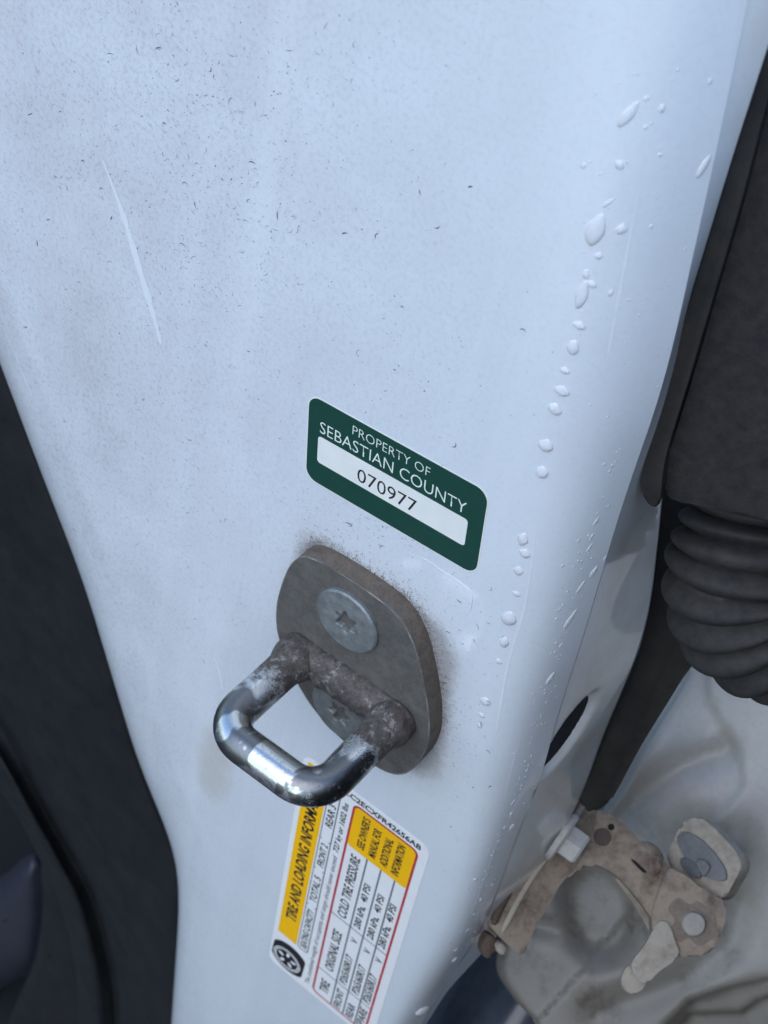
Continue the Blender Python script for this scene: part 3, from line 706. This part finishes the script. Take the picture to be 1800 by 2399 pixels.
# pivot block with its stop finger
PIV = [(1411, 2011), (1411, 1967), (1421, 1935), (1434, 1898), (1446, 1874), (1462, 1882), (1488, 1896), (1523, 1926), (1556, 1938), (1568, 1954), (1568, 1984), (1557, 2022), (1536, 2056), (1505, 2067), (1479, 2063), (1462, 2066), (1440, 2050)]
slab('pivot_block', PIV, p0+N1*1, N1, 16, HINGE, hg, bevel=1.0, n=3, segs=2)
slab('stop_finger', [(1412, 2009), (1424, 1990), (1446, 1994), (1456, 2024), (1468, 2058), (1464, 2072), (1426, 2098), (1398, 2126), (1385, 2122), (1371, 2106), (1364, 2090), (1368, 2075), (1393, 2043)], p0+N1*1.9, N1, 9, HINGEL, hg, bevel=.9, n=3, segs=2)
slab('finger_tip', [(1352, 2093), (1362, 2086), (1374, 2108), (1398, 2128), (1374, 2146), (1358, 2146), (1345, 2132), (1344, 2110)], p0-N1*2.5, N1, 8, HINGEL, hg, bevel=2.4, n=4, segs=4)
# pin set in a shallow dished washer
stain = [(1498+rng.uniform(36, 66)*math.cos(a_), 1990+rng.uniform(36, 66)*math.sin(a_)) for a_ in np.linspace(0, 2*math.pi, 14, endpoint=False)]
slab('pin_grease', stain, p0+N1*1.08, N1, .2, GREASE, hg, bevel=0, n=4)
disc('pivot_pin', (1499, 1997), 3.5, 1.5, p0+N1*1, N1, PIN)
# leaf on the door with its big flat bolt
NB = unit((-.30, -.68, .62)); pB = P(1520, 1860, 66)
slab('door_leaf', [(1444, 1868), (1445, 1838), (1458, 1812), (1471, 1783), (1492, 1766), (1518, 1770), (1544, 1790), (1577, 1825), (1598, 1851), (1602, 1876), (1588, 1903), (1568, 1936), (1544, 1942), (1490, 1915)], pB, NB, 7, HINGEL, hg, bevel=1.0, n=3, segs=2)
def onleaf(name, px, lift, th, mat, n=4, bevel=.5):
    return slab3(name, catmull([PP(x, y, pB+NB*lift, NB) for x, y in px], n, True), NB, th, mat, hg, bevel=bevel, segs=2)
onleaf('door_bolt', [(1462, 1814), (1469, 1801), (1484, 1798), (1514, 1814), (1544, 1844), (1566, 1877), (1570, 1896), (1562, 1904), (1536, 1900), (1501, 1881), (1475, 1846)], .9, 1.6, BOLTG)
onleaf('bolt_socket', [(1469, 1857), (1480, 1853), (1501, 1866), (1514, 1886), (1510, 1898), (1490, 1891), (1474, 1873)], 1.3, 1, BOLTD)
onleaf('bolt_boss', [(1503, 1860), (1514, 1856), (1526, 1862), (1534, 1874), (1523, 1893), (1516, 1888)], 1.9, 1.3, BOLTG, 3)
# hex bolt through the pillar leaf, axis across the pillar
AX = unit((.985, .07, -.05)); cw = PP(1214, 1808, pL+NL*4.2, NL)
V, F = lathe(cw, AX, [(7.6, -1.0), (8.0, -.4), (8.0, .7), (7.4, 1.3), (5, 1.4)], 36); from_mm('washer', V, F, HEXM, hg, 40)
V, F = lathe(cw+AX*2.6, AX, [(5.3, -2), (5.3, 3.9), (4.6, 4.7), (2, 4.8)], 6); from_mm('hex_bolt', V, F, HEXM, hg, 25)

# ------------------------------------------------------------------ water drops
z7 = lambda x, y: (1106.6+.4168*x, .4168*y)
z6 = lambda x, y: (922.2+.2778*x, 1106.6+.2778*y)
z3 = lambda x, y: (830+.3749*x, 1383.3+.3749*y)
DR = []       # px, py, width px, height px, lean (deg), label
big = {}
def add(f, s_, l):
    for t_ in l:
        x, y, w, h = t_[:4]; DR.append((*f(x, y), w*s_, h*s_, t_[4] if len(t_) > 4 else 0, t_[5] if len(t_) > 5 else None))
add(z7, .4168, [(605, 590, 56, 170, 18, 'long slanted water streak, topmost drop on the pillar'), (697, 508, 32, 32), (778, 560, 36, 48), (692, 658, 26, 30), (860, 360, 18, 20), (825, 415, 18, 18), (1027, 420, 24, 36),
  (370, 855, 30, 35), (560, 852, 56, 48, 30), (768, 800, 25, 25), (455, 900, 15, 20), (435, 1190, 88, 200, 3, 'largest teardrop-shaped water drop on the upper right of the pillar'), (450, 1325, 42, 42), (500, 1050, 26, 80, 30), (568, 1185, 56, 64), (722, 1172, 20, 28),
  (362, 1525, 62, 170, 0, 'forked water drop hanging below the largest teardrop'), (415, 1472, 56, 42), (385, 1420, 40, 60), (512, 1518, 28, 42), (350, 1685, 62, 50), (318, 1800, 66, 92), (275, 1920, 50, 42), (260, 2025, 76, 62), (220, 2115, 66, 62), (995, 860, 44, 120, 18)])
add(z6, .2778, [(765, 320, 80, 84), (715, 455, 66, 92), (700, 635, 60, 50), (640, 825, 104, 145, 0, 'plump water drop on the pillar just right of the striker plate'), (605, 1010, 72, 104), (560, 1160, 50, 50), (455, 1470, 76, 82), (430, 1580, 50, 42), (410, 1660, 36, 50),
  (1320, 70, 30, 76, 22), (1285, 190, 24, 76, 18), (1268, 275, 24, 84, 18), (1300, 465, 42, 104, 18), (1385, 360, 24, 42, 20), (1200, 580, 28, 124, 20), (1120, 830, 40, 190, 18), (1045, 1035, 22, 42, 20), (965, 1290, 40, 112, 18), (920, 1410, 18, 28)])
add(z3, .3749, [(905, 430, 10, 16), (885, 490, 10, 14), (850, 560, 10, 14), (840, 600, 9, 14), (850, 670, 12, 24), (815, 700, 12, 20), (825, 750, 14, 26), (785, 790, 8, 14), (770, 830, 8, 12), (795, 840, 12, 22), (745, 935, 14, 40, 15), (735, 1000, 18, 26), (740, 1075, 28, 42), (695, 1080, 18, 22), (660, 1160, 14, 18), (625, 1240, 14, 18), (610, 1210, 10, 12), (525, 1380, 20, 22), (625, 1410, 16, 18), (590, 1355, 10, 12), (560, 1495, 16, 24), (520, 1580, 12, 20), (485, 1670, 14, 26), (525, 1680, 10, 16), (415, 1785, 14, 16), (410, 1840, 26, 40), (225, 2135, 62, 62, 0, 'lowest round water drop at the bottom of the pillar')])
DR += [(1180, 962, 30, 34, 0, None), (1172, 1020, 30, 30, 0, None), (1200, 885, 28, 26, 0, None), (1130, 1165, 22, 34, 0, None)]
def drop_geo(p, n, w, h, lean, lump=.15):
    n = unit(n); dn = np.array([0, 0, -1.]) ; dn = unit(dn-n*(dn @ n)); sd_ = np.cross(dn, n)
    a = -math.radians(lean); dn2 = dn*math.cos(a)-sd_*math.sin(a); sd2 = np.cross(dn2, n)
    V = []; F = []; M = 16; K = 6; ht = .20*min(w, h)
    ph = rng.uniform(0, 6.28)
    for i in range(K):
        t = (math.pi/2)*i/K; r = math.cos(t)
        for k in range(M):
            q = 2*math.pi*k/M; c_, s_ = math.cos(q), math.sin(q)
            wid = (1-.34*max(0, -c_)-.06*max(0, c_)) * (1+lump*.6*math.sin(2*q+ph)+lump*.3*math.sin(3*q+2*ph))
            V.append(p+dn2*(c_*r*h/2*(1+lump*.3*math.sin(q*2+ph*2)))+sd2*(s_*r*w/2*wid)+n*(math.sin(t)*ht*(1+.28*c_*r)-.03))
    V.append(p+n*ht)
    for i in range(K-1):
        for k in range(M): F.append((i*M+k, i*M+(k+1) % M, (i+1)*M+(k+1) % M, (i+1)*M+k))
    top = len(V)-1
    for k in range(M): F.append(((K-1)*M+k, (K-1)*M+(k+1) % M, top))
    V.append(p-n*.03); bot = len(V)-1
    for k in range(M): F.append((bot, (k+1) % M, k))
    return V, F
def mmpx(p): return np.linalg.norm(p-CAM)/(FPX*1660/1800)
ORD = ['first', 'second', 'third', 'fourth', 'fifth', 'sixth', 'seventh', 'eighth', 'ninth', 'tenth', 'eleventh', 'twelfth', 'thirteenth', 'fourteenth', 'fifteenth', 'sixteenth', 'seventeenth', 'eighteenth', 'nineteenth', 'twentieth', 'twenty-first', 'twenty-second', 'twenty-third', 'twenty-fourth', 'twenty-fifth', 'twenty-sixth', 'twenty-seventh', 'twenty-eighth', 'twenty-ninth', 'thirtieth', 'thirty-first', 'thirty-second', 'thirty-third', 'thirty-fourth', 'thirty-fifth', 'thirty-sixth', 'thirty-seventh', 'thirty-eighth', 'thirty-ninth', 'fortieth']
cnt = {True: 0, False: 0}
for x, y, w, h, lean, lab in sorted(DR, key=lambda d: d[1]):
    p, n = on(x, y)
    if p is None: continue
    s_ = mmpx(p); vd = unit(CAM-p); fs = max(abs(n @ vd), .35)
    V, F = drop_geo(p, n, w*s_/math.sqrt(fs)*.96, h*s_/fs**.35, lean)
    o = from_mm('water_drop', V, F, WATER, None, 60)
    if max(w, h) < 14:
        tag(o, 'tiny water bead strung along the rounded edge of the pillar', 'water drop', 'tiny beads along the pillar edge'); continue
    flat_ = n[1] < -.97; cnt[flat_] += 1
    where = 'in the row down the flat of the pillar' if flat_ else "on the pillar's rounded right edge"
    tag(o, lab or f'clear water drop {where}, {ORD[cnt[flat_]-1]} from the top', 'water drop', 'water drops on the pillar')
# fine spray along the edge
V = []; F = []
line = catmull([(1330, 980, 0), (1290, 1120, 0), (1245, 1230, 0), (1215, 1370, 0), (1180, 1500, 0), (1150, 1600, 0), (1120, 1720, 0), (1080, 1830, 0), (1030, 1960, 0), (985, 2060, 0)], 20)[:, :2]
for k in range(170):
    q = line[rng.integers(len(line))]+rng.normal(0, 13, 2); p, n = on(*q)
    if p is None: continue
    w = rng.uniform(.25, .8); v, f = drop_geo(p, n, w, w*rng.uniform(1, 1.8), 0); F += [tuple(i+len(V) for i in t_) for t_ in f]; V += v
for k in range(60):
    q = np.array([rng.uniform(1240, 1500), rng.uniform(120, 900)]); p, n = on(*q)
    if p is None: continue
    w = rng.uniform(.25, .6); v, f = drop_geo(p, n, w, w*rng.uniform(1, 1.6), 0); F += [tuple(i+len(V) for i in t_) for t_ in f]; V += v
o = from_mm('water_spray', V, F, WATER, None, 60); tag(o, 'fine water spray speckling the rounded pillar edge', 'water', kind='stuff')

# ------------------------------------------------------------------ lint and grime
def flecks(name, items, mat, label, cat):
    V = []; F = []
    for (x, z, ln, wd, ang, cur) in items:
        ca, sa = math.cos(ang), math.sin(ang); K = 4; base = len(V)
        for k in range(K+1):
            t_ = k/K-.5; lx_, ly_ = ln*t_, cur*ln*(t_*t_-.25)*2; w2 = wd*(.25+1.0*(1-(2*t_)**2))/2
            for s_ in (-1, 1):
                a_, b_ = lx_, ly_+s_*w2; V.append((x+a_*ca-b_*sa, -.045-.02*(1-(2*t_)**2), z+a_*sa+b_*ca))
        for k in range(K): F.append((base+2*k, base+2*k+1, base+2*k+3, base+2*k+2))
    o = from_mm(name, V, F, mat, None, None); tag(o, label, cat, kind='stuff'); return o
def inside(p):     # on the flat of the pillar
    i = np.argmin(abs(zs-p[2])); return X_['B'][i]-3 < p[0] < X_['C'][i]-2
clusters = [(250, 300, 220, 260, 150), (420, 620, 130, 330, 200), (540, 420, 120, 220, 110), (250, 1000, 160, 260, 110), (150, 700, 150, 250, 80), (380, 1250, 120, 200, 60), (330, 1480, 60, 150, 22), (700, 900, 250, 250, 90), (850, 500, 300, 400, 40), (800, 1150, 120, 60, 60), (1000, 1600, 60, 120, 40), (1020, 1850, 50, 150, 26), (480, 150, 300, 120, 70), (950, 1330, 80, 90, 50)]
dark, grey = [], []
for cx, cy, sx, sy, n in clusters:
    for k in range(int(n*3)):
        p = P(rng.normal(cx, sx*.75), rng.normal(cy, sy*.75), 0)
        if not inside(p): continue
        big_ = rng.random() < .05
        ln = rng.uniform(1.0, 2.4) if big_ else rng.exponential(.2)+.15
        it = (p[0], p[2], ln, rng.uniform(.10, .2) if big_ else rng.uniform(.08, .2), rng.normal(.55, .9), rng.uniform(-.7, .7))
        (dark if rng.random() < .28 else grey).append(it)
for x, y in [(180, 350), (105, 475), (80, 525), (55, 705), (140, 910), (410, 950), (343, 105), (160, 1145), (745, 505), (815, 510), (1017, 404), (945, 490), (120, 380), (240, 470), (980, 960), (1130, 715), (355, 268), (600, 465), (545, 352), (1060, 1700), (1055, 1625)]:
    p = P(x, y, 0); dark.append((p[0], p[2], rng.uniform(1.0, 2.2), rng.uniform(.18, .32), rng.normal(.6, .5), rng.uniform(-.7, .7)))
flecks('lint_flecks', dark, FLECK, 'dark lint and grit flecks scattered over the white pillar', 'dirt')
flecks('dust_flecks', grey, FLECKG, 'faint grey dust flecks scattered over the white pillar', 'dust')
# brushed grime fringe round the striker plate
ocx = np.array([(p[0], p[2]) for p in oc]); ctr = ocx.mean(0); fz = []
for k in range(4200):
    i = rng.integers(len(ocx)); q = ocx[i]; d = unit(q-ctr); dens = .12+.88*max(0, d @ unit((.35, .85)))
    if rng.random() > dens: continue
    r = rng.exponential(1.5)-.3; pp = q+d*r+rng.normal(0, .5, 2)
    fz.append((pp[0], pp[1], rng.uniform(.2, .8), rng.uniform(.05, .12), math.atan2(d[1], d[0])+rng.normal(0, .5), rng.uniform(-.6, .6)))
flecks('grime_fringe', fz, FUZZ, 'brown brushed grime fringe round the striker plate', 'dirt')
